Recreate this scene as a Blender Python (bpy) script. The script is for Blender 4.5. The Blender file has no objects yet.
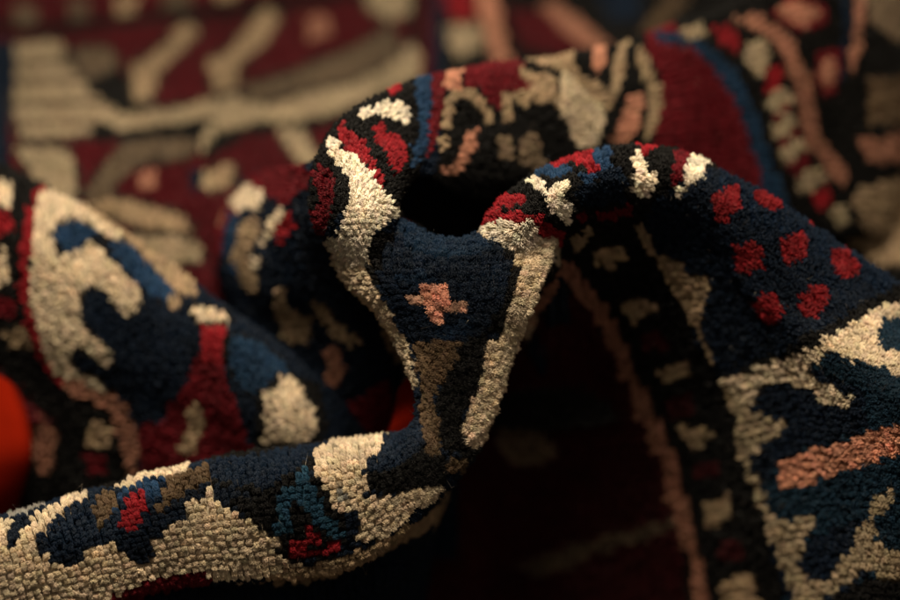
import bpy, math
import numpy as np
rng = np.random.default_rng(7)

# ------------------------------------------------------------------ camera frame
# A crumpled rug is laid out from where each fold stands: (x, y) as seen through an
# 85 mm lens and its distance beyond the plane of focus in millimetres.
TH = math.radians(30.0)      # camera looks down by this much
HC = 0.62                    # camera height over the floor
HF = 0.475                    # and over the flat part of the rug, which lies on a heap
FP = 900 * 85 / 36.0
D0 = 0.83                    # focus distance
ST, CT = math.sin(TH), math.cos(TH)

def cam3(p):
    """(px, py, z mm) -> camera space metres (x right, y up, d away)"""
    p = np.asarray(p, float)
    d = D0 + p[..., 2] * 1e-3
    return np.stack([(p[..., 0] - 450) / FP * d, (300 - p[..., 1]) / FP * d, d], -1)

def world(c):
    x, y, d = c[..., 0], c[..., 1], c[..., 2]
    return np.stack([x, d * CT + y * ST, HC - d * ST + y * CT], -1)

def unproj(c):
    return np.stack([450 + c[..., 0] / c[..., 2] * FP, 300 - c[..., 1] / c[..., 2] * FP], -1)

# ------------------------------------------------------------------ wool colours
PAL = {
 'C': (.65, .53, .375), 'W': (.80, .71, .57), 'N': (.0032, .0085, .0200), 'B': (.0145, .042, .096),
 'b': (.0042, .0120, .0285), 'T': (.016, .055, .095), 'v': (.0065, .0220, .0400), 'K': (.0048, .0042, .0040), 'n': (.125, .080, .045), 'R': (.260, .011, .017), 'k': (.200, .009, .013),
 'D': (.125, .006, .011), 'd': (.068, .0034, .0065), 'c': (.35, .272, .175), 'e': (.030, .020, .016), 'u': (.0050, .0165, .038), 'M': (.12, .085, .055), 'U': (.012, .036, .078), 's': (.66, .34, .24), 'S': (.48, .28, .20), 'P': (.540, .250, .160), 't': (.360, .255, .155), 'q': (.350, .160, .105),
 'm': (.20, .14, .09), 'G': (.30, .28, .25), 'r': (.040, .0035, .005),  # r is burgundy with the shade under the right arm mixed in
}

# ------------------------------------------------------------------ splines and patches
def cr(pts, n, axis):
    """Catmull-Rom through the net along an axis, n samples per span."""
    P = np.moveaxis(np.asarray(pts, float), axis, 0)
    k = P.shape[0]
    E = np.concatenate([2 * P[:1] - P[1:2], P, 2 * P[-1:] - P[-2:-1]])
    t = np.linspace(0, k - 1, (k - 1) * n + 1)
    i = np.minimum(t.astype(int), k - 2)
    f = (t - i).reshape(-1, *([1] * (P.ndim - 1)))
    a, b, c, d = E[i], E[i + 1], E[i + 2], E[i + 3]
    out = .5 * (2 * b + (c - a) * f + (2 * a - 5 * b + 4 * c - d) * f**2 + (3 * b - a - 3 * c + d) * f**3)
    return np.moveaxis(out, 0, axis)

def resample(S, cell, axis):
    """Even spacing along an axis (by the mean length over the other one)."""
    A = np.moveaxis(S, axis, 0)
    seg = np.linalg.norm(np.diff(A, axis=0), axis=-1).mean(axis=1)
    cum = np.concatenate([[0], np.cumsum(seg)])
    n = max(4, int(round(cum[-1] / cell)))
    q = np.linspace(0, cum[-1], n + 1)
    i = np.clip(np.searchsorted(cum, q, side='right') - 1, 0, len(cum) - 2)
    f = ((q - cum[i]) / np.maximum(cum[i + 1] - cum[i], 1e-9)).reshape(-1, 1, 1)
    return np.moveaxis(A[i] * (1 - f) + A[i + 1] * f, 0, axis)

DOWN = np.array([0, -CT, ST])

def sweep(stations, skirt_t, skirt_b):
    """Fold swept along a spine. Each station: T edge, B edge, depth of the crest, roundness."""
    rows = []
    for (tx, ty, bx, by, zc, rt, rb) in stations:
        T, B = np.array([tx, ty]), np.array([bx, by])
        mid, half = (T + B) / 2, (B - T) / 2
        row = []
        for ph in (-90, -62, -32, 0, 32, 62, 90):
            a = math.radians(ph)
            r = rt if ph < 0 else rb
            m = mid + half * math.sin(a)
            row.append(cam3([m[0], m[1], zc + r * (1 - math.cos(a))]))
        row = np.array(row)
        u = half / np.linalg.norm(half)
        inn = np.array([u[0], -u[1], 0]) * .004
        wv = abs(u[1]) ** 2
        inn = inn * (1 + 1.4 * (1 - wv))
        DN = DOWN * wv + np.array([0, 0, 1.0]) * (1 - wv)
        t1 = row[0] + np.array([0, 0, .014]) + inn * .6
        t2 = t1 + np.array([0, 0, .010]) + DN * skirt_t * .4 + inn
        t3 = t2 + DN * skirt_t * .6 + inn
        b1 = row[-1] + np.array([0, 0, .014]) - inn * .6
        b2 = b1 + np.array([0, 0, .012]) + DN * skirt_b * .4 - inn
        b3 = b2 + DN * skirt_b * .6 - inn
        rows.append(np.concatenate([[t3, t2, t1], row, [b1, b2, b3]]))
    return np.array(rows)

PATCH = []   # (name, net in camera space, polygons, default colour, cell, strands, pile length)

# ---- front fold: the roll along the bottom, the stem it turns up into, the lip between the two arms
S_st = [
 (-150, 560, -120, 697, -22, 29, 12),
 (-70, 536, -50, 652, -20, 29, 12),
 (0, 516, 25, 625, -15, 28, 11),
 (60, 499, 90, 608, -10, 27, 10),
 (120, 482, 150, 592, -6, 27, 10),
 (185, 466, 205, 584, -3, 28, 11),
 (250, 452, 262, 582, -1, 29, 12),
 (310, 444, 318, 577, 0, 29, 12),
 (355, 439, 368, 560, 0, 27, 10),
 (388, 436, 414, 524, 1, 24, 10),
 (405, 431, 446, 492, 2, 15, 15),
 (414, 418, 468, 466, 3, 13, 13),
 (416, 400, 484, 440, 3, 13, 13),
 (412, 381, 497, 411, 3, 15, 13),
 (401, 354, 509, 377, 2, 18, 14),
 (385, 327, 520, 343, 1, 22, 15),
 (365, 302, 532, 311, 0, 26, 10),
 (347, 284, 543, 280, 1, 27, 12),
 (334, 262, 552, 254, 5, 26, 14)]
S_net = sweep(S_st, .055, .11)
def lip(x, y, z):
    return cam3(np.stack([np.array(x, float), np.array(y, float), np.array(z, float)], -1))
# the sheet bends back over the lip and drops into the hollow behind it
l1 = lip([340, 342, 344, 342, 352, 392, 442, 492, 530, 552, 556, 556, 556],
         [330, 290, 252, 238, 226, 223, 240, 235, 229, 238, 252, 280, 320], [110, 75, 48, 34, 24, 16, 13, 14, 16, 22, 40, 60, 80])
l2 = lip([344, 346, 348, 350, 362, 398, 443, 484, 520, 540, 546, 548, 550],
         [330, 290, 252, 240, 229, 221, 241, 235, 231, 241, 256, 285, 320], [120, 85, 58, 46, 36, 25, 23, 24, 28, 34, 50, 66, 86])
l3 = lip([350, 352, 356, 362, 376, 404, 443, 480, 508, 525, 535, 540, 545],
         [340, 300, 270, 258, 252, 250, 256, 254, 254, 262, 275, 300, 330], [130, 95, 70, 62, 54, 45, 42, 43, 46, 52, 62, 76, 95])
l4 = lip([360, 365, 370, 380, 390, 412, 443, 474, 500, 515, 525, 530, 540],
         [380, 350, 330, 320, 318, 318, 322, 320, 318, 322, 330, 345, 370], [140, 110, 95, 88, 82, 72, 70, 72, 78, 84, 90, 98, 110])
S_net = np.concatenate([S_net, l1[None], l2[None], l3[None], l4[None]])
S_poly = [
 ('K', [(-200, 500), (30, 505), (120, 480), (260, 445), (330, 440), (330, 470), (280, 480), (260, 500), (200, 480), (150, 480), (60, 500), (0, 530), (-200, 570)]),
 ('b', [(-60, 520), (60, 495), (120, 485), (200, 462), (330, 442), (300, 465), (270, 490), (215, 480), (160, 500), (120, 540), (60, 560), (40, 540)]),
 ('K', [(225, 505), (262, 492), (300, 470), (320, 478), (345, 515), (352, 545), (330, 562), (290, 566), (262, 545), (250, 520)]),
 ('C', [(150, 566), (152, 555), (155, 548), (152, 543), (166, 536), (167, 522), (185, 521), (190, 515), (188, 502), (196, 498), (203, 500), (205, 490), (210, 483), (215, 494), (218, 505), (222, 510), (232, 512), (240, 518), (258, 524), (265, 535), (280, 540), (284, 550), (272, 550), (283, 565), (300, 570), (300, 580), (220, 582), (170, 590), (120, 604), (0, 660), (-200, 760), (-200, 560), (-60, 530), (0, 518), (16, 519), (14, 530), (8, 540), (12, 546), (16, 541), (22, 530), (32, 524), (32, 516), (40, 512), (50, 506), (60, 500), (75, 495), (88, 492), (86, 497), (70, 505), (58, 515), (50, 522), (45, 530), (37, 536), (40, 550), (45, 562), (60, 568), (85, 566), (84, 552), (95, 548), (108, 545), (118, 548), (125, 560), (135, 567)]),
 ('N', [(5, 535), (14, 520), (25, 514), (33, 512), (31, 522), (22, 530), (15, 544), (8, 547)]),
 ('G', [(5, 514), (30, 505), (55, 496), (56, 500), (30, 511), (8, 518)]),
 ('n', [(95, 494), (118, 489), (117, 505), (108, 518), (100, 528), (92, 520)]),
 ('n', [(168, 474), (205, 463), (214, 470), (205, 480), (190, 490), (175, 500), (158, 514), (160, 490)]),
 ('B', [(125, 485), (165, 476), (160, 490), (155, 500), (148, 495), (140, 488), (130, 490), (122, 503), (115, 512), (118, 495)]),
 ('C', [(112, 488), (150, 471), (188, 462), (184, 469), (150, 478), (125, 487)]),
 ('R', [(133, 492), (140, 490), (148, 497), (147, 510), (143, 525), (135, 532), (120, 528), (122, 512), (127, 500)]),
 ('T', [(300, 470), (311, 466), (313, 483), (320, 490), (325, 512), (312, 518), (300, 508), (298, 490)]),
 ('T', [(284, 487), (295, 487), (294, 510), (290, 538), (276, 537), (275, 508)]),
 ('T', [(312, 515), (325, 513), (342, 528), (348, 542), (335, 543), (318, 530)]),
 ('R', [(302, 530), (312, 528), (324, 540), (323, 552), (312, 550)]),
 ('R', [(286, 545), (300, 540), (312, 553), (340, 545), (352, 545), (335, 556), (310, 564), (290, 564)]),
 ('t', [(260, 580), (300, 573), (340, 560), (385, 541), (430, 513), (447, 492), (462, 494), (440, 522), (390, 555), (340, 575), (300, 588)]),
 ('D', [(90, 612), (150, 583), (180, 575), (215, 577), (215, 584), (150, 598), (100, 620)]),
 ('C', [(318, 448), (335, 438), (385, 434), (380, 450), (366, 460), (362, 470), (374, 480), (374, 490), (360, 492), (350, 497), (356, 510), (346, 516), (330, 505), (330, 490), (320, 478)]),
 ('G', [(338, 486), (347, 488), (348, 496), (341, 500), (336, 494)]),
 ('C', [(350, 500), (360, 497), (385, 497), (415, 492), (432, 487), (444, 489), (436, 502), (415, 514), (395, 532), (375, 543), (362, 545), (352, 539), (362, 530), (357, 515)]),
 ('b', [(383, 446), (395, 432), (418, 425), (424, 445), (405, 466), (378, 478), (366, 466)]),
 ('K', [(366, 476), (400, 466), (424, 452), (455, 466), (444, 489), (415, 493), (385, 496), (374, 492)]),
 ('N', [(360, 200), (540, 200), (530, 270), (515, 320), (490, 345), (415, 345), (395, 300), (366, 265)]),
 ('u', [(392, 216), (425, 222), (440, 236), (470, 236), (480, 228), (500, 238), (484, 256), (430, 258), (402, 248)]), ('u', [(392, 280), (420, 270), (432, 282), (410, 292)]), ('u', [(430, 330), (470, 322), (480, 335), (440, 342)]),
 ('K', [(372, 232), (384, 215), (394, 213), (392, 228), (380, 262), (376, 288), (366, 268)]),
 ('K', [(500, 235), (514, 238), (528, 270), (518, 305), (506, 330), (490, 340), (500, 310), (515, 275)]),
 ('n', [(413, 343), (462, 343), (456, 362), (447, 375), (440, 390), (434, 402), (438, 420), (444, 430), (441, 437), (441, 455), (432, 462), (424, 450), (420, 430), (419, 412), (423, 395), (416, 370)]),
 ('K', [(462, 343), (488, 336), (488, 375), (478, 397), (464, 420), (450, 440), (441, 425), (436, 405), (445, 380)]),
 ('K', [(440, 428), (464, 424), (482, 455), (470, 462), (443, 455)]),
 ('n', [(445, 462), (462, 464), (468, 470), (460, 478), (448, 476)]),
 ('C', [(335, 200), (396, 212), (384, 222), (376, 232), (366, 250), (368, 272), (376, 291), (391, 314), (404, 339), (413, 367), (418, 390), (408, 392), (400, 362), (384, 336), (362, 309), (342, 286), (326, 258), (322, 225)]),
 ('C', [(478, 232), (495, 215), (520, 215), (556, 225), (561, 252), (548, 286), (536, 312), (525, 345), (513, 380), (498, 425), (486, 452), (468, 447), (462, 432), (470, 414), (479, 396), (485, 377), (487, 345), (490, 338), (500, 341), (506, 324), (511, 310), (516, 295), (520, 280), (521, 271), (516, 262), (513, 246), (505, 238)]),
]
PATCH.append(('front', S_net, S_poly, 'N', .0027, 100, .0044))

# ---- left arm: climbs from the stem, turns away and spreads into the hump at the back
A_st = [
 (358, 290, 392, 290, 24, 18, 18),
 (336, 259, 392, 260, 10, 18, 18),
 (315, 226, 394, 227, 3, 17, 16),
 (311, 196, 396, 207, 2, 17, 15),
 (315, 165, 402, 192, 6, 17, 16),
 (326, 137, 412, 180, 13, 17, 18),
 (348, 112, 424, 176, 22, 17, 20),
 (380, 95, 438, 182, 37, 17, 22),
 (420, 79, 456, 195, 57, 17, 24),
 (462, 69, 484, 205, 74, 17, 26),
 (512, 61, 524, 212, 89, 17, 26),
 (568, 55, 570, 218, 102, 17, 24),
 (622, 45, 628, 224, 121, 18, 22),
 (672, 26, 690, 232, 137, 18, 20),
 (722, 4, 760, 240, 147, 20, 18),
 (775, -26, 828, 240, 160, 22, 18),
 (850, -40, 880, 235, 174, 26, 22),
 (905, 10, 905, 240, 206, 30, 26),
 (925, 70, 930, 260, 248, 30, 30)]
A_net = sweep(A_st, .060, .045)
A_poly = [
 ('N', [(430, 80), (445, 150), (400, 230), (300, 260), (300, 205), (330, 205)]),
 ('K', [(300, 60), (420, 60), (420, 170), (395, 215), (340, 215), (312, 245), (300, 200)]),
 ('W', [(325, 143), (333, 132), (340, 145), (350, 155), (362, 160), (368, 170), (378, 178), (385, 188), (391, 200), (400, 212), (385, 225), (374, 240), (366, 262), (380, 310), (350, 300), (320, 270), (318, 248), (340, 232), (346, 210), (350, 195), (350, 178), (340, 165), (327, 156)]),
 ('R', [(336, 127), (343, 121), (352, 133), (362, 142), (372, 155), (375, 165), (384, 175), (387, 190), (378, 182), (370, 170), (358, 158), (348, 150), (340, 140)]),
 ('R', [(371, 127), (380, 124), (388, 134), (400, 137), (409, 150), (405, 165), (397, 177), (390, 165), (385, 152), (378, 145)]),
 ('W', [(358, 114), (361, 107), (372, 107), (380, 101), (386, 99), (392, 103), (400, 99), (408, 104), (406, 112), (411, 115), (409, 126), (400, 125), (392, 118), (380, 116), (370, 113), (362, 119)]),
 ('D', [(308, 172), (325, 164), (336, 180), (333, 195), (330, 210), (325, 237), (314, 240), (310, 215), (318, 200)]),
 ('R', [(384, 88), (400, 82), (402, 90), (390, 95)]),
 ('B', [(415, 70), (429, 70), (433, 100), (431, 130), (428, 145), (418, 162), (408, 172), (412, 150), (420, 135), (420, 115), (416, 100)]),
 ('D', [(429, 70), (444, 66), (446, 90), (445, 110), (440, 130), (434, 150), (426, 160), (430, 130), (434, 105)]),
 ('P', [(444, 68), (461, 60), (462, 80), (461, 92), (448, 93), (444, 85)]),
 ('D', [(462, 52), (490, 48), (517, 50), (524, 66), (534, 84), (531, 91), (506, 93), (500, 112), (490, 104), (482, 89), (465, 87)]),
 ('t', [(443, 132), (446, 101), (454, 91), (470, 86), (483, 96), (491, 108), (494, 126), (484, 127), (481, 109), (471, 99), (461, 96), (455, 104), (453, 132)]), ('t', [(437, 139), (449, 138), (450, 151), (438, 152)]),
 ('P', [(469, 134), (480, 132), (483, 148), (473, 157), (463, 170), (455, 174), (455, 162), (466, 151)]), ('q', [(440, 166), (455, 168), (455, 177), (440, 176)]),
 ('t', [(504, 95), (512, 90), (528, 91), (528, 107), (521, 105), (516, 100), (513, 110), (513, 124), (504, 122)]), ('m', [(497, 140), (514, 136), (516, 160), (500, 163)]),
 ('t', [(519, 67), (535, 73), (549, 74), (557, 85), (559, 95), (564, 107), (552, 103), (540, 103), (529, 96), (532, 83), (521, 77)]),
 ('t', [(515, 48), (525, 41), (540, 48), (552, 57), (559, 68), (547, 66), (534, 61), (518, 59)]),
 ('t', [(552, 56), (573, 52), (581, 71), (599, 84), (613, 100), (615, 114), (605, 109), (595, 97), (579, 86), (565, 73), (558, 70)]),
 ('C', [(559, 73), (570, 68), (580, 84), (592, 97), (605, 112), (607, 123), (600, 140), (590, 152), (577, 149), (571, 128), (561, 111), (558, 101), (563, 95)]),
 ('m', [(517, 151), (524, 138), (531, 132), (539, 138), (543, 152), (548, 164), (536, 172), (521, 167)]),
 ('P', [(592, 42), (605, 43), (608, 62), (601, 75), (593, 69)]),
 ('t', [(616, 40), (628, 40), (629, 70), (623, 86), (617, 100), (610, 95), (616, 75)]),
 ('P', [(629, 95), (643, 96), (644, 111), (638, 119), (641, 129), (628, 145), (610, 144), (617, 128), (623, 115)]),
 ('t', [(637, 46), (649, 52), (656, 76), (662, 92), (660, 116), (655, 132), (648, 143), (643, 130), (649, 112), (650, 90), (643, 72)]),
 ('D', [(648, 48), (645, 30), (672, 20), (690, 40), (715, 60), (735, 90), (750, 120), (765, 160), (780, 215), (790, 260), (640, 260), (655, 140), (661, 102), (661, 76)]),
 ('U', [(655, 30), (690, 33), (715, 48), (737, 73), (753, 100), (767, 140), (782, 185), (800, 240), (778, 240), (762, 175), (745, 123), (729, 92), (711, 64), (690, 46), (660, 42)]),
 ('c', [(680, 30), (704, 22), (709, 33), (692, 41)]), ('R', [(714, 28), (730, 24), (743, 40), (739, 53), (722, 46)]),  # squares and pink line dimmed in colour against the light on the hump
 ('c', [(749, 42), (765, 39), (773, 55), (766, 77), (752, 73), (746, 58)]), ('R', [(768, 66), (780, 61), (784, 80), (773, 98), (766, 89)]),
 ('c', [(770, 94), (788, 87), (793, 102), (776, 118), (768, 109)]), ('D', [(773, 119), (792, 105), (795, 113), (776, 123)]),
 ('c', [(774, 124), (795, 114), (801, 128), (779, 143), (773, 136)]), ('D', [(776, 144), (800, 130), (803, 138), (781, 149)]),
 ('c', [(780, 149), (803, 139), (809, 152), (788, 166), (780, 161)]), ('D', [(790, 169), (808, 155), (815, 165), (797, 178)]),
 ('c', [(799, 179), (820, 167), (827, 182), (808, 197), (800, 191)]), ('R', [(812, 198), (830, 186), (834, 202), (822, 214)]),
 ('c', [(830, 215), (845, 205), (850, 222), (838, 232)]),
 ('q', [(733, 19), (752, 12), (776, 23), (797, 44), (811, 75), (818, 110), (823, 138), (837, 153), (848, 170), (846, 188), (834, 184), (824, 162), (811, 149), (803, 125), (797, 95), (790, 70), (778, 46), (763, 32), (748, 26)]),
 ('b', [(836, -30), (850, -30), (852, 40), (843, 95), (838, 70), (846, 30)]),
 ('D', [(772, 10), (800, -8), (828, 6), (832, 18), (806, 35), (782, 25)]), ('q', [(778, 9), (800, -2), (822, 8), (824, 15), (805, 27), (786, 20)]),
 ('D', [(822, 50), (846, 48), (843, 85), (828, 98), (818, 78)]), ('q', [(828, 55), (842, 54), (838, 80), (829, 92), (823, 75)]),
 ('q', [(852, -40), (868, -40), (866, 40), (857, 75), (850, 62), (856, 30)]),
 ('m', [(866, -40), (960, -40), (960, 50), (900, 45), (870, 25)]), ('n', [(868, 80), (960, 70), (960, 130), (870, 125)]),
 ('q', [(860, 140), (960, 130), (960, 160), (870, 165)]), ('t', [(850, 195), (900, 178), (960, 200), (960, 260), (900, 270), (860, 225)]),
]
PATCH.append(('arm', A_net, A_poly, 'K', .0026, 44, .0043))

# ---- right arm and the sheet that hangs from it
Bc = [
 [(480, 330, 105), (470, 300, 75), (460, 280, 50), (468, 285, 44), (480, 300, 62), (470, 325, 88), (450, 390, 115), (430, 480, 138), (410, 660, 158)],
 [(500, 330, 80), (480, 285, 48), (474, 248, 22), (510, 258, 12), (536, 272, 28), (550, 305, 70), (530, 385, 112), (500, 480, 148), (480, 660, 200)],
 [(505, 310, 72), (492, 262, 40), (486, 218, 18), (520, 227, 3), (550, 247, 20), (564, 280, 68), (552, 370, 108), (545, 480, 145), (535, 660, 195)],
 [(525, 290, 72), (515, 240, 42), (506, 193, 20), (534, 206, 4), (566, 224, 15), (582, 265, 62), (592, 350, 104), (602, 470, 140), (605, 660, 185)],
 [(555, 280, 78), (545, 222, 46), (537, 171, 25), (562, 186, 8), (586, 209, 19), (607, 256, 60), (640, 350, 96), (662, 460, 128), (680, 660, 170)],
 [(595, 270, 85), (585, 210, 52), (578, 156, 31), (595, 175, 14), (611, 204, 25), (637, 252, 54), (676, 340, 82), (706, 450, 106), (730, 660, 140)],
 [(635, 265, 90), (630, 205, 56), (625, 147, 35), (637, 170, 20), (648, 205, 29), (671, 250, 50), (711, 335, 66), (750, 445, 78), (775, 660, 105)],
 [(685, 270, 92), (682, 210, 58), (680, 151, 37), (690, 172, 24), (700, 206, 28), (718, 256, 44), (756, 335, 50), (800, 432, 48), (820, 660, 62)],
 [(750, 300, 96), (748, 240, 62), (745, 183, 41), (750, 208, 29), (756, 245, 28), (777, 297, 31), (806, 352, 28), (850, 435, 24), (870, 660, 38)],
 [(815, 340, 102), (815, 285, 68), (814, 226, 47), (817, 252, 34), (823, 286, 29), (841, 327, 25), (866, 370, 15), (900, 442, 12), (922, 660, 28)],
 [(880, 380, 106), (880, 325, 72), (880, 268, 52), (883, 293, 39), (888, 318, 32), (903, 348, 25), (922, 390, 14), (952, 460, 8), (975, 660, 22)],
 [(960, 430, 115), (960, 380, 82), (958, 322, 60), (962, 348, 47), (968, 374, 39), (980, 400, 30), (995, 435, 18), (1020, 500, 10), (1040, 670, 22)]]
B_net = cam3(np.array(Bc, float))
B_poly = [
 ('r', [(470, 340), (540, 320), (575, 290), (605, 345), (645, 420), (672, 500), (700, 700), (400, 700), (440, 420)]),  # field below the arm, its shade deepened by a darker burgundy
 ('m', [(498, 405), (525, 398), (542, 430), (562, 462), (520, 472), (495, 450)]), ('M', [(520, 565), (690, 512), (690, 524), (526, 584)]),
 ('N', [(700, 165), (760, 180), (960, 310), (960, 330), (900, 300), (840, 335), (790, 360), (720, 382), (690, 330), (670, 280), (640, 225), (660, 200)]),
 ('b', [(715, 150), (780, 190), (880, 260), (960, 310), (960, 330), (880, 290), (830, 265), (770, 220), (720, 185)]),  # brighter navy along the crest, painted as light catching it
 ('K', [(735, 372), (800, 343), (860, 307), (900, 284), (960, 320), (960, 340), (900, 303), (860, 325), (800, 354), (745, 387)]),
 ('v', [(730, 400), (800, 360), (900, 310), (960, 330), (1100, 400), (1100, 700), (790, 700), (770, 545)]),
 ('N', [(740, 390), (800, 365), (860, 390), (870, 430), (780, 460), (760, 500), (800, 545), (860, 520), (880, 560), (810, 640), (780, 600), (750, 470)]),
 ('C', [(718, 386), (770, 364), (812, 350), (830, 338), (860, 321), (900, 299), (1000, 350), (1000, 370), (900, 318), (888, 320), (880, 332), (878, 345), (886, 352), (895, 352), (900, 355), (960, 370), (1000, 400), (960, 400), (900, 380), (892, 375), (884, 365), (876, 372), (868, 366), (858, 360), (850, 366), (838, 354), (828, 354), (815, 360), (806, 371), (815, 381), (830, 387), (841, 396), (838, 404), (825, 399), (810, 391), (795, 389), (785, 386), (772, 384), (765, 391), (750, 396), (748, 412), (733, 406)]),
 ('C', [(815, 395), (850, 397), (852, 405), (835, 411), (818, 404)]),
 ('P', [(776, 462), (800, 454), (835, 444), (870, 434), (960, 405), (1020, 400), (1020, 440), (900, 455), (870, 466), (840, 474), (800, 486), (781, 490)]),
 ('c', [(722, 396), (738, 403), (745, 410), (760, 415), (770, 420), (786, 424), (780, 435), (765, 440), (760, 456), (748, 456), (740, 440), (733, 420)]),  # cream triangles toned down in colour, where less light reaches
 ('c', [(733, 425), (745, 440), (753, 470), (767, 500), (763, 514), (751, 490), (740, 460)]),
 ('c', [(758, 505), (775, 520), (790, 525), (800, 516), (816, 516), (812, 530), (802, 545), (803, 555), (795, 560), (795, 570), (808, 580), (822, 583), (835, 575), (840, 562), (848, 555), (852, 545), (855, 530), (868, 522), (870, 500), (880, 494), (894, 491), (893, 502), (885, 510), (885, 521), (875, 522), (873, 545), (885, 555), (900, 557), (960, 560), (960, 585), (880, 581), (860, 576), (850, 586), (830, 596), (815, 602), (800, 640), (790, 600), (783, 580), (768, 545)]),
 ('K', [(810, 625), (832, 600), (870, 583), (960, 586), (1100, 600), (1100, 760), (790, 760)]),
 ('t', [(630, 228), (640, 221), (649, 235), (656, 255), (675, 262), (690, 275), (712, 285), (706, 310), (701, 330), (709, 350), (721, 385), (735, 402), (727, 404), (711, 371), (694, 331), (674, 296), (654, 263)]),
 ('t', [(592, 258), (615, 247), (623, 260), (602, 276)]), ('t', [(621, 310), (645, 299), (656, 315), (630, 329)]),
 ('t', [(657, 370), (683, 361), (691, 380), (665, 389)]), ('t', [(680, 432), (705, 426), (715, 445), (690, 453)]),
 ('t', [(701, 505), (728, 494), (734, 520), (708, 529)]), ('t', [(719, 583), (750, 576), (758, 606), (724, 610)]),
 ('r', [(690, 468), (716, 462), (723, 480), (698, 486)]), ('r', [(714, 548), (740, 539), (746, 560), (718, 567)]),
 ('r', [(668, 400), (690, 397), (696, 415), (673, 419)]), ('r', [(639, 340), (660, 334), (669, 350), (645, 356)]),
 ('q', [(562, 262), (576, 266), (593, 290), (613, 325), (632, 365), (648, 400), (667, 440), (682, 490), (695, 540), (710, 610), (696, 610), (681, 545), (666, 495), (653, 450), (636, 410), (620, 375), (603, 340), (584, 308), (564, 278)]),
 ('q', [(566, 264), (573, 275), (556, 292), (541, 312), (526, 338), (516, 336), (530, 310), (547, 285)]),
 ('W', [(470, 240), (488, 221), (500, 219), (515, 222), (530, 221), (545, 231), (557, 245), (550, 266), (535, 290), (500, 300), (480, 270)]),
 ('R', [(478, 224), (488, 208), (505, 213), (515, 215), (522, 211), (531, 222), (522, 226), (510, 222), (495, 221), (485, 226)]),
 ('R', [(490, 208), (499, 196), (515, 193), (524, 196), (523, 207), (512, 206), (500, 211)]),
 ('R', [(531, 220), (540, 216), (553, 228), (563, 242), (560, 254), (546, 240), (535, 230)]),
 ('W', [(526, 180), (535, 176), (544, 183), (548, 196), (540, 197), (534, 188)]),
 ('W', [(546, 196), (553, 189), (558, 184), (571, 183), (573, 192), (566, 200), (573, 208), (571, 226), (562, 227), (554, 213), (547, 206)]),
 ('R', [(546, 163), (560, 150), (580, 146), (593, 149), (599, 165), (601, 176), (590, 171), (580, 163), (565, 163), (552, 169)]),
 ('B', [(526, 172), (545, 165), (555, 168), (572, 164), (575, 172), (560, 179), (545, 176)]),
 ('B', [(592, 140), (606, 140), (613, 155), (611, 171), (601, 166), (595, 155)]), ('B', [(581, 175), (596, 171), (599, 186), (585, 189)]),
 ('N', [(600, 172), (625, 170), (626, 202), (590, 210), (575, 200), (582, 188), (598, 187)]),
 ('R', [(636, 138), (648, 134), (655, 146), (645, 153), (637, 150)]),
 ('W', [(628, 155), (638, 150), (644, 158), (642, 168), (651, 172), (656, 182), (649, 199), (640, 201), (631, 190), (629, 178), (636, 168)]),
 ('D', [(679, 140), (693, 145), (691, 165), (683, 180), (675, 197), (671, 180), (676, 165)]),
 ('W', [(692, 157), (704, 149), (714, 160), (707, 170), (704, 180), (695, 189), (687, 191), (683, 182), (690, 172)]), ('W', [(675, 192), (686, 187), (685, 201), (676, 203)]),
 ('k', [(709, 200), (727, 193), (740, 184), (746, 195), (748, 210), (735, 218), (725, 228), (717, 226), (714, 212)]),
 ('k', [(756, 181), (770, 186), (784, 198), (781, 209), (768, 209), (759, 200)]), ('k', [(782, 238), (795, 232), (803, 226), (808, 240), (807, 256), (795, 266), (784, 261)]),
 ('k', [(810, 214), (820, 216), (835, 230), (825, 231), (812, 226)]), ('k', [(834, 252), (848, 249), (861, 262), (863, 273), (848, 281), (837, 274), (832, 262)]),
 ('k', [(796, 297), (810, 290), (820, 283), (828, 292), (826, 309), (815, 319), (802, 318)]), ('k', [(754, 302), (765, 296), (776, 300), (784, 315), (775, 326), (761, 326), (756, 315)]),
 ('k', [(736, 250), (750, 244), (763, 252), (764, 271), (750, 276), (740, 279), (735, 265)]),
 ('D', [(577, 218), (588, 213), (591, 225), (580, 229)]), ('t', [(569, 243), (590, 229), (593, 238), (575, 252)]), ('D', [(600, 216), (630, 204), (633, 211), (605, 226)]),
]
PATCH.append(('drape', B_net, B_poly, 'K', .0031, 46, .0045))

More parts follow.
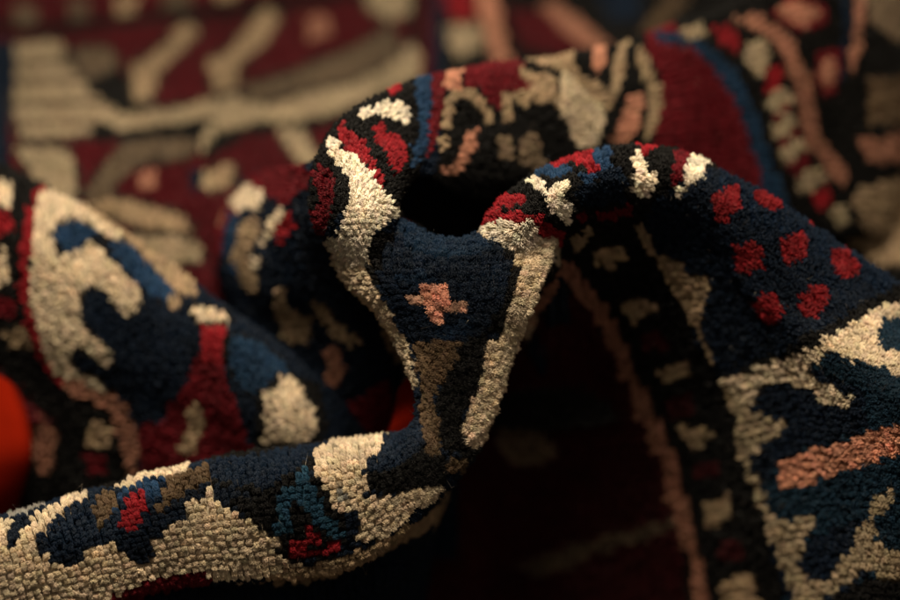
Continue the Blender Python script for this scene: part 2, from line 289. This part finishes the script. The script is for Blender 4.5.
# ---- ridge at the left
Lc = [
 [(-130, 260, 260), (-135, 150, 190), (-125, 92, 150), (-130, 190, 112), (-130, 300, 112), (-120, 420, 130), (-110, 600, 160)],
 [(-60, 270, 240), (-65, 170, 180), (-58, 126, 142), (-66, 205, 108), (-66, 300, 108), (-55, 410, 125), (-45, 600, 160)],
 [(5, 300, 225), (0, 210, 165), (0, 160, 134), (-5, 225, 105), (0, 305, 105), (10, 390, 122), (20, 580, 158)],
 [(50, 320, 215), (47, 240, 158), (45, 187, 126), (35, 245, 100), (40, 322, 100), (62, 395, 116), (75, 570, 150)],
 [(105, 340, 205), (100, 270, 150), (97, 212, 120), (86, 266, 97), (92, 335, 96), (120, 405, 110), (132, 560, 142)],
 [(160, 360, 195), (155, 300, 142), (151, 249, 113), (141, 300, 92), (150, 362, 92), (176, 427, 104), (186, 550, 132)],
 [(215, 390, 185), (208, 335, 134), (204, 289, 106), (192, 331, 88), (200, 386, 88), (220, 442, 98), (230, 545, 125)],
 [(275, 420, 175), (268, 372, 126), (263, 331, 99), (251, 366, 82), (256, 411, 82), (266, 455, 92), (275, 540, 116)],
 [(335, 450, 165), (328, 415, 122), (322, 380, 95), (306, 405, 82), (305, 437, 82), (315, 475, 92), (320, 540, 112)],
 [(390, 500, 160), (380, 470, 128), (372, 440, 104), (356, 450, 95), (350, 470, 95), (355, 495, 100), (360, 545, 115)]]
L_poly = [
 ('K', [(-250, 60), (45, 180), (36, 230), (25, 300), (38, 350), (65, 385), (20, 520), (-250, 520)]),
 ('K', [(-50, 380), (60, 383), (110, 402), (128, 430), (128, 500), (-50, 560)]),
 ('C', [(-30, 183), (14, 181), (13, 205), (-30, 207)]), ('R', [(-30, 212), (11, 209), (13, 232), (-30, 237)]), ('C', [(-30, 250), (8, 249), (9, 286), (-30, 286)]),
 ('D', [(-30, 300), (12, 301), (16, 321), (-30, 323)]), ('t', [(0, 332), (20, 330), (36, 345), (31, 356), (10, 351)]),
 ('R', [(26, 210), (40, 185), (48, 187), (37, 225), (29, 265), (29, 300), (36, 335), (51, 370), (67, 391), (57, 391), (37, 360), (24, 330), (18, 290), (19, 250)]),
 ('C', [(42, 191), (60, 188), (85, 200), (110, 218), (128, 235), (112, 240), (100, 231), (85, 220), (70, 216), (56, 222), (50, 235), (53, 249), (65, 256), (80, 249), (90, 240), (100, 245), (108, 258), (118, 265), (126, 278), (139, 285), (139, 301), (128, 316), (118, 311), (108, 296), (100, 288), (92, 284), (82, 295), (78, 308), (80, 325), (90, 338), (100, 345), (111, 355), (113, 366), (100, 366), (88, 356), (78, 349), (70, 355), (69, 365), (75, 372), (90, 378), (105, 390), (118, 398), (100, 401), (75, 391), (57, 379), (41, 350), (31, 310), (29, 270), (35, 228)]),
 ('K', [(50, 236), (55, 223), (70, 216), (88, 220), (102, 232), (86, 245), (79, 254), (60, 255)]),
 ('B', [(55, 228), (70, 219), (88, 222), (98, 232), (84, 243), (78, 250), (63, 251), (54, 241)]),
 ('B', [(108, 242), (130, 243), (150, 260), (172, 279), (184, 292), (165, 301), (150, 296), (135, 281), (120, 263)]),
 ('t', [(60, 190), (90, 196), (118, 212), (152, 244), (194, 282), (198, 300), (175, 290), (150, 261), (120, 231), (90, 209)]),
 ('t', [(167, 297), (180, 295), (183, 306), (170, 309)]), ('C', [(190, 308), (225, 310), (230, 321), (198, 322)]),
 ('D', [(204, 326), (229, 328), (226, 345), (223, 370), (233, 400), (242, 430), (255, 460), (178, 470), (164, 420), (184, 385), (197, 355)]),
 ('R', [(204, 325), (229, 327), (223, 365), (198, 362)]),
 ('t', [(185, 410), (200, 404), (206, 430), (193, 463), (176, 452), (190, 430)]),
 ('U', [(230, 333), (265, 345), (290, 370), (263, 401), (240, 386), (228, 360)]),
 ('K', [(258, 395), (280, 372), (320, 385), (330, 430), (318, 450), (255, 455)]),
 ('C', [(263, 395), (275, 392), (280, 380), (290, 377), (301, 385), (306, 400), (316, 410), (319, 430), (301, 446), (261, 448), (265, 420)]),
 ('q', [(58, 378), (85, 386), (106, 393), (127, 408), (136, 430), (138, 480), (124, 480), (120, 440), (111, 419), (94, 406), (68, 396)]),
 ('t', [(82, 430), (100, 422), (113, 435), (109, 451), (90, 451)]), ('q', [(28, 410), (45, 420), (56, 440), (51, 472), (35, 477), (27, 450)]), ('D', [(84, 455), (105, 454), (109, 477), (88, 477)]),
 ('D', [(140, 425), (175, 430), (175, 475), (140, 480)]),
]
PATCH.append(('ridge', cam3(np.array(Lc, float)), L_poly, 'N', .0028, 16, .0044))

# ---- outer face of the left arm, turning back into the heap
Fc = [
 [(290, 205, 230), (262, 225, 220), (262, 270, 215), (270, 330, 215), (280, 430, 215), (290, 560, 215)],
 [(252, 178, 190), (222, 215, 172), (216, 262, 170), (232, 322, 172), (250, 420, 178), (260, 560, 190)],
 [(262, 172, 150), (240, 218, 132), (242, 275, 132), (258, 330, 138), (278, 420, 148), (290, 560, 165)],
 [(292, 168, 95), (284, 220, 90), (288, 280, 98), (305, 335, 112), (322, 425, 125), (330, 560, 150)],
 [(318, 165, 48), (320, 220, 52), (332, 280, 68), (350, 340, 88), (362, 430, 108), (365, 560, 140)],
 [(345, 175, 34), (352, 230, 36), (372, 292, 52), (394, 345, 72), (405, 430, 98), (405, 560, 130)],
 [(385, 195, 40), (392, 240, 42), (425, 300, 56), (450, 360, 74), (455, 430, 95), (455, 560, 125)]]
F_poly = [
 ('D', [(236, 178), (300, 160), (314, 184), (286, 206), (262, 194)]),
 ('D', [(195, 205), (220, 180), (245, 185), (236, 215), (224, 240), (216, 275), (205, 270)]),
 ('C', [(222, 195), (245, 184), (264, 193), (256, 210), (235, 213)]), ('q', [(212, 208), (224, 204), (222, 225), (212, 228)]),
 ('B', [(227, 214), (239, 222), (233, 250), (242, 287), (228, 272), (221, 245)]),
 ('t', [(240, 221), (253, 219), (260, 232), (251, 246), (246, 265), (257, 287), (251, 298), (237, 282), (231, 260), (234, 240)]), ('C', [(249, 256), (259, 261), (257, 273), (249, 269)]),
 ('C', [(271, 215), (280, 206), (288, 211), (276, 229), (263, 247), (255, 246)]), ('R', [(274, 226), (290, 208), (294, 228), (281, 241), (271, 237)]),
 ('t', [(271, 283), (281, 284), (286, 309), (312, 319), (307, 347), (285, 342), (274, 320)]),
 ('t', [(310, 303), (321, 304), (337, 324), (362, 345), (352, 350), (329, 336)]), ('t', [(377, 331), (386, 329), (402, 350), (416, 375), (418, 394), (407, 390), (394, 363)]),
 ('q', [(323, 350), (335, 343), (344, 370), (336, 392), (324, 387)]), ('D', [(340, 412), (385, 380), (400, 440), (325, 460)]),
]
PATCH.append(('side', cam3(np.array(Fc, float)), F_poly, 'N', .0028, 14, .0044))

# ---- the rest of the rug, spread on the floor behind the folds
def floor_z(py):
    return (HF / np.sin(TH + np.arctan((py - 300) / FP)) - D0) * 1e3
gx = np.linspace(-260, 1160, 13)
gy = np.array([-330, -230, -150, -80, -20, 40, 95, 150, 205, 270, 340, 420])
G = np.zeros((len(gx), len(gy), 3))
for i, x in enumerate(gx):
    for j, y in enumerate(gy):
        bump = 22 * math.sin(x * .011 + y * .006) + 10 * math.sin(x * .023 - y * .017 + 1.3)
        G[i, j] = (x, y - 5 + bump * .5, floor_z(y) - 22 - bump * 1.0)
    G[i, -5:, 2] += np.array([4, 25, 52, 84, 115])
G_poly = [
 ('K', [(410, -400), (1300, -400), (1300, 500), (410, 500)]),
 ('N', [(-400, 30), (12, 40), (10, 165), (-400, 165)]), ('d', [(-400, -30), (330, -30), (330, 4), (140, 16), (0, 22), (-400, 25)]),
 ('K', [(-100, 20), (60, 22), (140, 12), (220, 3), (300, -8), (360, -16), (360, -4), (300, 6), (230, 15), (140, 23), (70, 31), (-100, 34)]),
 ('M', [(14, 3), (36, 3), (39, 22), (15, 25)]), ('M', [(66, 0), (86, -2), (86, 18), (67, 20)]), ('t', [(115, -5), (136, -6), (136, 13), (116, 13)]), ('M', [(162, -10), (188, -12), (188, 7), (164, 8)]), ('t', [(212, -20), (236, -22), (236, -3), (214, 0)]),
 ('K', [(88, 118), (120, 126), (235, 106), (290, 118), (330, 108), (420, 76), (424, 88), (380, 106), (330, 125), (290, 132), (250, 134), (205, 160), (190, 150), (150, 137), (120, 140), (94, 140)]), ('K', [(96, 70), (122, 60), (130, 100), (145, 108), (120, 110), (88, 94)]),  # dark outline and shadow line painted under the cream wave
 ('c', [(14, 44), (60, 40), (63, 60), (81, 75), (89, 92), (106, 102), (121, 112), (150, 110), (220, 99), (236, 92), (240, 110), (150, 127), (120, 130), (100, 119), (90, 125), (96, 133), (60, 136), (20, 137), (13, 100)]),
 ('M', [(16, 58), (64, 58), (74, 65), (16, 65)]), ('M', [(15, 78), (82, 76), (88, 83), (15, 85)]), ('M', [(15, 99), (100, 98), (108, 105), (15, 106)]), ('M', [(15, 119), (92, 119), (94, 125), (15, 125)]),
 ('M', [(74, 48), (106, 47), (119, 60), (113, 71), (92, 79), (80, 72)]),
 ('t', [(132, 65), (145, 61), (170, 39), (186, 20), (199, 29), (181, 50), (156, 73), (153, 100), (132, 101)]), ('t', [(209, 58), (225, 54), (250, 24), (266, 5), (280, 17), (261, 45), (241, 63), (236, 87), (214, 91)]),
 ('M', [(245, 85), (300, 70), (350, 50), (390, 26), (402, 55), (350, 78), (300, 90), (250, 100)]),
 ('c', [(232, 98), (270, 104), (300, 94), (350, 84), (400, 60), (412, 40), (425, 60), (418, 77), (380, 94), (330, 113), (290, 121), (250, 123), (215, 131), (205, 152), (199, 140), (214, 117)]),
 ('M', [(84, 192), (104, 165), (124, 144), (150, 137), (202, 139), (191, 156), (150, 159), (131, 169), (111, 186), (116, 202), (90, 203)]),
 ('c', [(13, 147), (65, 148), (77, 165), (77, 198), (60, 198), (33, 177)]), ('t', [(80, 203), (112, 197), (180, 214), (192, 231), (140, 226)]), ('c', [(128, 234), (196, 239), (203, 259), (165, 264)]),
 ('q', [(139, 171), (156, 171), (156, 189), (139, 189)]), ('N', [(188, 170), (204, 168), (206, 192), (190, 192)]), ('t', [(203, 172), (231, 164), (236, 181), (206, 191)]),
 ('c', [(278, 128), (299, 126), (312, 148), (324, 166), (308, 168), (289, 151)]), ('N', [(240, 180), (300, 172), (305, 200), (240, 205)]),
 ('q', [(303, 16), (326, 13), (331, 33), (309, 39)]), ('c', [(362, -20), (412, -20), (412, 12), (390, 19), (369, 10)]),
 ('d', [(418, -60), (431, -60), (433, 75), (420, 80)]), ('b', [(431, -60), (442, -60), (446, 75), (433, 75)]), ('c', [(446, 27), (479, 21), (485, 46), (455, 57)]), ('R', [(443, -20), (472, -20), (476, 17), (449, 22)]),
 ('P', [(468, -40), (486, -40), (496, 0), (511, 60), (496, 65), (484, 30)]),
 ('d', [(505, 6), (560, 14), (605, 40), (560, 56), (520, 44)]), ('q', [(540, 6), (553, 0), (606, 40), (602, 52), (575, 42)]),
 ('n', [(638, 34), (655, 32), (692, -6), (674, -8), (654, 12)]), ('b', [(590, -20), (640, -20), (640, 20), (610, 20)]),
 ('M', [(862, -60), (1200, -60), (1200, 45), (880, 42), (864, 25)]), ('n', [(845, 82), (1200, 74), (1200, 130), (850, 122)]), ('q', [(838, 136), (1200, 130), (1200, 166), (860, 162)]), ('t', [(824, 192), (870, 176), (1200, 180), (1200, 270), (880, 262), (845, 240)]),
]
PATCH.append(('floor', cam3(G), G_poly, 'd', .0036, 6, .0050))

# ------------------------------------------------------------------ knots, tufts and the woven base
def inside(px, py, poly):
    q = np.asarray(poly, float)
    r = np.zeros(px.shape, bool)
    x0, y0 = q[:, 0], q[:, 1]
    x1, y1 = np.roll(x0, -1), np.roll(y0, -1)
    m = (px >= x0.min()) & (px <= x0.max()) & (py >= y0.min()) & (py <= y0.max())
    a, b = px[m], py[m]
    c = np.zeros(a.shape, bool)
    for k in range(len(q)):
        if y0[k] == y1[k]:
            continue
        hit = ((y0[k] > b) != (y1[k] > b)) & (a < (x1[k] - x0[k]) * (b - y0[k]) / (y1[k] - y0[k]) + x0[k])
        c ^= hit
    r[m] = c
    return r

def smooth_noise(shape, cells, amp):
    h, w = shape
    g = rng.normal(size=(cells[0] + 3, cells[1] + 3))
    u = np.linspace(0, cells[0], h)[:, None]; v = np.linspace(0, cells[1], w)[None, :]
    i, j = u.astype(int), v.astype(int)
    f, k = u - i, v - j
    f = f * f * (3 - 2 * f); k = k * k * (3 - 2 * k)
    return amp * ((g[i, j] * (1 - f) + g[i + 1, j] * f) * (1 - k) + (g[i, j + 1] * (1 - f) + g[i + 1, j + 1] * f) * k)

base_v, base_f, base_c = [], [], []
fib_v, fib_c = [], []
nb = 0

for name, net, polys, default, cell, strands, pile in PATCH:
    S = cr(cr(net, 12, 0), 12, 1)
    S = resample(resample(S, cell, 0), cell, 1)
    nu, nv = S.shape[:2]
    dU, dV = np.gradient(S, axis=0), np.gradient(S, axis=1)
    N = np.cross(dU, dV)
    N /= np.linalg.norm(N, axis=-1, keepdims=True) + 1e-12
    view = -S / np.linalg.norm(S, axis=-1, keepdims=True)
    if np.median((N * view).sum(-1)[nu // 4:-nu // 4 or None, nv // 4:-nv // 4 or None]) < 0:
        N = -N
    S = S + N * (smooth_noise((nu, nv), (max(2, nu // 9), max(2, nv // 9)), .0007) + rng.normal(size=(nu, nv)) * .00012)[..., None]
    P2 = unproj(S)
    px, py = P2[..., 0].ravel(), P2[..., 1].ravel()
    key = np.full(px.shape, default)
    if name in ('floor', 'ridge'):      # the motifs are drawn round with a dark line of knots
        w, who = (5, 'ctM') if name == 'floor' else (3.5, 'BUC')
        for c, poly in polys:
            if c in who:
                for ox, oy in ((w, 0), (-w, 0), (0, w), (0, -w)):
                    key[inside(px - ox, py - oy, poly)] = 'e' if name == 'floor' else 'K'
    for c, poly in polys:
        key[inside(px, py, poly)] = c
    if name == 'front':      # the small stepped cross on the navy ground, counted in knots
        k2 = key.reshape(nu, nv)
        o = np.argmin((px - 440) ** 2 + (py - 307) ** 2 + 1e6 * (S[..., 2].ravel() > D0 + .012))
        i0, j0 = divmod(int(o), nv)
        sg = 1 if P2[min(i0 + 3, nu - 1), j0, 1] < P2[i0, j0, 1] else -1
        for di, a0, a1, c in ((3, -1, 1, 's'), (2, -1, 1, 's'), (1, -1, 1, 's'), (0, -1, 1, 's'), (-1, -1, 1, 's'), (-2, -1, 0, 's'), (-3, -1, 0, 's'),
                              (1, -3, -2, 'S'), (0, -3, -2, 'S'), (0, 2, 3, 'S'), (-1, 2, 3, 'S')):
            k2[i0 + sg * di, j0 + a0:j0 + a1 + 1] = c
        key = k2.ravel()
    col = np.zeros((px.size, 3))
    for c in PAL:
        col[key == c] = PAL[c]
    # wool is dyed unevenly: bands of a batch and single knots differ
    band = 1 + smooth_noise((nu, nv), (max(2, nu // 5), max(2, nv // 14)), .10).ravel()
    kn = 1 + rng.normal(size=px.size) * .13
    col = col * np.clip(band * kn, .45, 1.6)[:, None] * (1 + rng.normal(size=(px.size, 3)) * .02)
    S = S - N * (pile * .72)
    # woven base
    W = world(S)
    base_v.append(W.reshape(-1, 3)); base_c.append(col * .4)  # base colour darkened, so gaps between tufts read as shaded
    idx = np.arange(nu * nv).reshape(nu, nv) + nb
    base_f.append(np.stack([idx[:-1, :-1], idx[1:, :-1], idx[1:, 1:], idx[:-1, 1:]], -1).reshape(-1, 4))
    nb += nu * nv
    # tufts
    zz = np.abs(S[..., 2].ravel() - D0)
    facing = (N * view).sum(-1).ravel()
    inframe = (px > -40) & (px < 940) & (py > -40) & (py < 640)
    cnt = strands / (1 + zz / .060)
    cnt = np.where((facing > -.35) & inframe, cnt, np.minimum(cnt * .3, 10)).astype(int)
    cnt = np.maximum(cnt, 4)
    K = np.repeat(np.arange(px.size), cnt)
    M = K.size
    kj = rng.normal(size=(px.size, 2)) * .07
    a = rng.uniform(-.5, .5, M); b = rng.uniform(-.5, .5, M)
    Sf, Uf, Vf, Nf = S.reshape(-1, 3), dU.reshape(-1, 3), dV.reshape(-1, 3), N.reshape(-1, 3)
    # keep the grid step sane where the sheet is pinched
    lu = np.linalg.norm(Uf, axis=1, keepdims=True); lv = np.linalg.norm(Vf, axis=1, keepdims=True)
    O = Uf[K] * a[:, None] + Vf[K] * b[:, None]
    C = Sf[K] + Uf[K] * kj[K, :1] + Vf[K] * kj[K, 1:]
    tight = np.full(px.size, .94)
    if name == 'arm':
        tight = tight * 0 + .89
    if name == 'front':
        tight = .86 + .13 * np.clip((px - 370) / 60, 0, 1)
    tight = tight[K][:, None]
    r2 = np.clip((a * a + b * b) * 4, 0, 2)
    lean1 = smooth_noise((nu, nv), (max(2, nu // 7), max(2, nv // 7)), .28).ravel() + rng.normal(size=px.size) * .12
    lean2 = smooth_noise((nu, nv), (max(2, nu // 7), max(2, nv // 7)), .28).ravel() + rng.normal(size=px.size) * .12
    # the pile lies towards one side of the rug; upright tips here
    Ud, Vd = Uf / (lu + 1e-9), Vf / (lv + 1e-9)
    dirk = Nf + Ud * lean1[:, None] + Vd * lean2[:, None] + np.array([0, .30, -.05])
    d = dirk[K] + rng.normal(size=(M, 3)) * (.06 + .60 * np.clip(tight - .86, 0, 1))
    d /= np.linalg.norm(d, axis=1, keepdims=True)
    kl = 1 + rng.normal(size=px.size) * .10
    L = pile * kl[K] * (1 - .24 * r2) * rng.uniform(.90, 1.05, M)
    rad = np.clip(.00155 / np.sqrt(cnt[K]) , .00016, .00080) * (cell / .0031)
    p0 = C + O * (tight * .74)
    p1 = C + O * tight + d * (L * .80)[:, None]
    p2 = C + O * (tight * .84) + d * L[:, None] + rng.normal(size=(M, 3)) * .00016
    ref = rng.normal(size=(M, 3))
    e1 = np.cross(d, ref); e1 /= np.linalg.norm(e1, axis=1, keepdims=True) + 1e-9
    e2 = np.cross(d, e1)
    vs = np.empty((M, 7, 3), np.float32)
    for k in range(3):
        w = e1 * math.cos(k * 2.0944) + e2 * math.sin(k * 2.0944)
        vs[:, k] = world(p0 + w * rad[:, None])
        vs[:, 3 + k] = world(p1 + w * rad[:, None] * 1.0)
    vs[:, 6] = world(p2)
    fib_v.append(vs)
    sc = col[K] * np.clip(1 + rng.normal(size=M) * .10, .4, 1.8)[:, None]
    cs = np.empty((M, 7, 4), np.float32)
    cs[..., 3] = 1
    cs[..., :3] = sc[:, None, :]
    fib_c.append(cs)
    if name in ('front', 'arm', 'drape'):
        H = rng.choice(px.size, 1100, replace=False)
        H = H[facing[H] > -.2]
        hd = Nf[H] + rng.normal(size=(H.size, 3)) * .55
        hd /= np.linalg.norm(hd, axis=1, keepdims=True)
        hl = (.0048 + .0040 * rng.random(H.size) ** 3)[:, None]
        bend = rng.normal(size=(H.size, 3)) * .0018
        h0, h1, h2 = Sf[H], Sf[H] + hd * hl * .6 + bend, Sf[H] + hd * hl - bend * .4
        hv = np.empty((H.size, 7, 3), np.float32)
        for k in range(3):
            w = rng.normal(size=(H.size, 3)); w /= np.linalg.norm(w, axis=1, keepdims=True)
            hv[:, k] = world(h0 + w * .00006); hv[:, 3 + k] = world(h1 + w * .00006)
        hv[:, 6] = world(h2)
        hc = np.ones((H.size, 7, 4), np.float32); hc[..., :3] = np.where(rng.random(H.size)[:, None] < .08, np.array([.55, .50, .42]), col[H] * .7 + np.array([.10, .085, .07]))[:, None, :]
        fib_v.append(hv); fib_c.append(hc)
    print(name, nu, nv, nu * nv, 'strands', M)

def mesh_object(name, verts, loops, starts, colors, mat, smooth=True):
    me = bpy.data.meshes.new(name)
    me.vertices.add(len(verts)); me.vertices.foreach_set('co', np.ascontiguousarray(verts, np.float32).ravel())
    me.loops.add(len(loops)); me.loops.foreach_set('vertex_index', np.ascontiguousarray(loops, np.int32))
    me.polygons.add(len(starts)); me.polygons.foreach_set('loop_start', np.ascontiguousarray(starts, np.int32))
    me.update(calc_edges=True)
    if colors is not None:
        at = me.color_attributes.new('wool', 'FLOAT_COLOR', 'POINT')
        at.data.foreach_set('color', np.ascontiguousarray(colors, np.float32).ravel())
    if smooth:
        me.polygons.foreach_set('use_smooth', np.ones(len(starts), bool))
    me.materials.append(mat)
    o = bpy.data.objects.new(name, me)
    bpy.context.scene.collection.objects.link(o)
    return o

# ------------------------------------------------------------------ materials
def wool(name, rough, sheen, spec, thin=0):
    m = bpy.data.materials.new(name); m.use_nodes = True
    nt = m.node_tree; bs = nt.nodes['Principled BSDF']
    at = nt.nodes.new('ShaderNodeAttribute'); at.attribute_name = 'wool'
    tc = nt.nodes.new('ShaderNodeTexCoord')
    no = nt.nodes.new('ShaderNodeTexNoise'); no.inputs['Scale'].default_value = 900; no.inputs['Detail'].default_value = 2
    mr = nt.nodes.new('ShaderNodeMapRange'); mr.inputs['To Min'].default_value = .75; mr.inputs['To Max'].default_value = 1.25
    mx = nt.nodes.new('ShaderNodeMix'); mx.data_type = 'RGBA'; mx.blend_type = 'MULTIPLY'; mx.inputs['Factor'].default_value = 1
    nt.links.new(tc.outputs['Object'], no.inputs['Vector']); nt.links.new(no.outputs['Fac'], mr.inputs['Value'])
    nt.links.new(at.outputs['Color'], mx.inputs['A']); nt.links.new(mr.outputs['Result'], mx.inputs['B'])
    nt.links.new(mx.outputs['Result'], bs.inputs['Base Color'])
    bs.inputs['Roughness'].default_value = rough
    bs.inputs['Specular IOR Level'].default_value = spec
    bs.inputs['Sheen Weight'].default_value = sheen
    bs.inputs['Sheen Roughness'].default_value = .5
    if thin:      # light seeps through the single fibres
        tr = nt.nodes.new('ShaderNodeBsdfTranslucent'); ms = nt.nodes.new('ShaderNodeMixShader'); ms.inputs[0].default_value = thin
        nt.links.new(mx.outputs['Result'], tr.inputs['Color'])
        nt.links.new(bs.outputs[0], ms.inputs[1]); nt.links.new(tr.outputs[0], ms.inputs[2])
        nt.links.new(ms.outputs[0], nt.nodes['Material Output'].inputs['Surface'])
    return m

pile_mat = wool('pile_wool', .5, .0, .2, .3)
base_mat = wool('woven_base', .9, .0, .1)

# ------------------------------------------------------------------ the rug
rug = bpy.data.objects.new('rug', None)
bpy.context.scene.collection.objects.link(rug)
rug.location = (0, .75, 0)
rug['label'] = 'crumpled wool rug patterned in navy, cream and burgundy, pinched into a Y-shaped fold'
rug['category'] = 'rug'

bv = np.concatenate(base_v); bf = np.concatenate(base_f); bc = np.concatenate(base_c)
bc4 = np.concatenate([bc, np.ones((len(bc), 1))], 1)
backing = mesh_object('backing', bv - np.array(rug.location), bf.ravel(), np.arange(len(bf)) * 4, bc4, base_mat)
backing.parent = rug

fv = np.concatenate(fib_v); fc = np.concatenate(fib_c)
M = len(fv)
off = (np.arange(M, dtype=np.int64) * 7)[:, None]
loc_loops = np.array([0, 1, 4, 3, 1, 2, 5, 4, 2, 0, 3, 5, 3, 4, 6, 4, 5, 6, 5, 3, 6])
loops = (off + loc_loops[None]).ravel()
loc_start = np.array([0, 4, 8, 12, 15, 18])
starts = ((np.arange(M, dtype=np.int64) * 21)[:, None] + loc_start[None]).ravel()
pile = mesh_object('pile', fv.reshape(-1, 3) - np.array(rug.location, np.float32), loops, starts, fc.reshape(-1, 4), pile_mat)
pile.parent = rug

# ------------------------------------------------------------------ red cloth under the folds
Rc = [
 [(-160, 360, 120), (-160, 420, 112), (-160, 500, 112), (-160, 540, 140), (-160, 580, 230)],
 [(-60, 362, 118), (-60, 420, 110), (-60, 490, 110), (-60, 540, 140), (-60, 580, 230)],
 [(-10, 372, 118), (-8, 420, 110), (-8, 470, 110), (-14, 530, 140), (-20, 580, 230)],
 [(12, 387, 120), (24, 425, 112), (25, 465, 114), (8, 520, 145), (0, 580, 230)],
 [(14, 400, 150), (24, 435, 142), (25, 470, 134), (14, 520, 160), (10, 580, 240)],
 [(20, 560, 240), (20, 565, 245), (20, 570, 250), (20, 580, 255), (20, 600, 260)],
 [(230, 560, 230), (230, 565, 235), (230, 575, 240), (230, 585, 245), (230, 600, 250)],
 [(345, 530, 200), (350, 535, 205), (352, 540, 210), (354, 550, 220), (356, 580, 250)],
 [(391, 426, 96), (388, 438, 84), (384, 452, 76), (382, 480, 110), (382, 560, 240)],
 [(403, 386, 60), (402, 407, 52), (399, 430, 48), (400, 465, 70), (402, 540, 230)],
 [(430, 378, 60), (432, 405, 52), (434, 430, 48), (434, 465, 70), (434, 540, 230)],
 [(440, 470, 200), (440, 490, 205), (440, 510, 210), (440, 530, 220), (440, 560, 250)]]
R = world(cr(cr(cam3(np.array(Rc, float)), 10, 0), 10, 1))
R[..., 2] = np.maximum(R[..., 2], .004)
ru, rv = R.shape[:2]
ridx = np.arange(ru * rv).reshape(ru, rv)
rf = np.stack([ridx[:-1, :-1], ridx[1:, :-1], ridx[1:, 1:], ridx[:-1, 1:]], -1).reshape(-1, 4)
mc = bpy.data.materials.new('red_cotton'); mc.use_nodes = True
nt = mc.node_tree; bs = nt.nodes['Principled BSDF']
wv = nt.nodes.new('ShaderNodeTexWave'); wv.inputs['Scale'].default_value = 420
tc = nt.nodes.new('ShaderNodeTexCoord'); nt.links.new(tc.outputs['Object'], wv.inputs['Vector'])
rp = nt.nodes.new('ShaderNodeValToRGB'); rp.color_ramp.elements[0].color = (.135, .0048, .0003, 1); rp.color_ramp.elements[1].color = (.17, .006, .0004, 1)
nt.links.new(wv.outputs['Fac'], rp.inputs['Fac']); nt.links.new(rp.outputs['Color'], bs.inputs['Base Color'])
bs.inputs['Roughness'].default_value = .95; bs.inputs['Specular IOR Level'].default_value = .05
cloth = mesh_object('cloth', R.reshape(-1, 3), rf.ravel(), np.arange(len(rf)) * 4, None, mc)
so = cloth.modifiers.new('thickness', 'SOLIDIFY'); so.thickness = .0012
cloth['label'] = 'plain bright orange-red cloth glimpsed beneath the folds of the dark rug'
cloth['category'] = 'cloth'

# ------------------------------------------------------------------ floor
mf = bpy.data.materials.new('dark_boards'); mf.use_nodes = True
nt = mf.node_tree; bs = nt.nodes['Principled BSDF']
no = nt.nodes.new('ShaderNodeTexNoise'); no.inputs['Scale'].default_value = 14
rp = nt.nodes.new('ShaderNodeValToRGB'); rp.color_ramp.elements[0].color = (.03, .02, .014, 1); rp.color_ramp.elements[1].color = (.06, .04, .026, 1)
nt.links.new(no.outputs['Fac'], rp.inputs['Fac']); nt.links.new(rp.outputs['Color'], bs.inputs['Base Color'])
bs.inputs['Roughness'].default_value = .6
q = 3.0
floor = mesh_object('floor', np.array([(-q, -q, -.02), (q, -q, -.02), (q, q + 1, -.02), (-q, q + 1, -.02)]), np.arange(4), np.array([0]), None, mf, False)
floor['kind'] = 'structure'

# ------------------------------------------------------------------ light
def area(name, loc, target, size, power, colr):
    l = bpy.data.lights.new(name, 'AREA'); l.shape = 'RECTANGLE'; l.size, l.size_y = size; l.energy = power; l.color = colr
    o = bpy.data.objects.new(name, l); bpy.context.scene.collection.objects.link(o)
    from mathutils import Vector
    o.location = loc
    o.rotation_euler = (Vector(target) - Vector(loc)).to_track_quat('-Z', 'Y').to_euler()
    return o
area('window_light', (-.05, .63, .90), (0, .76, .2), (.26, .22), 12.8, (1, .86, .65))
area('fill_light', (.25, -.35, 1.05), (.05, .80, .15), (.9, .7), 3.2, (1, .82, .62))  # added fill from the front, brightens the sheet under the right arm

w = bpy.data.worlds.new('World'); bpy.context.scene.world = w; w.use_nodes = True
w.node_tree.nodes['Background'].inputs[0].default_value = (1, .85, .7, 1)
w.node_tree.nodes['Background'].inputs[1].default_value = .015

# ------------------------------------------------------------------ camera
cam = bpy.data.cameras.new('camera'); co = bpy.data.objects.new('camera', cam)
bpy.context.scene.collection.objects.link(co)
co.location = (0, 0, HC); co.rotation_euler = (math.pi / 2 - TH, 0, 0)
cam.lens = 85; cam.sensor_width = 36; cam.clip_start = .01; cam.clip_end = 100
cam.dof.use_dof = True; cam.dof.focus_distance = D0; cam.dof.aperture_fstop = 2.9
sc = bpy.context.scene
sc.camera = co
sc.view_settings.view_transform = 'Standard'; sc.view_settings.look = 'None'
sc.view_settings.exposure = 0; sc.view_settings.gamma = 1
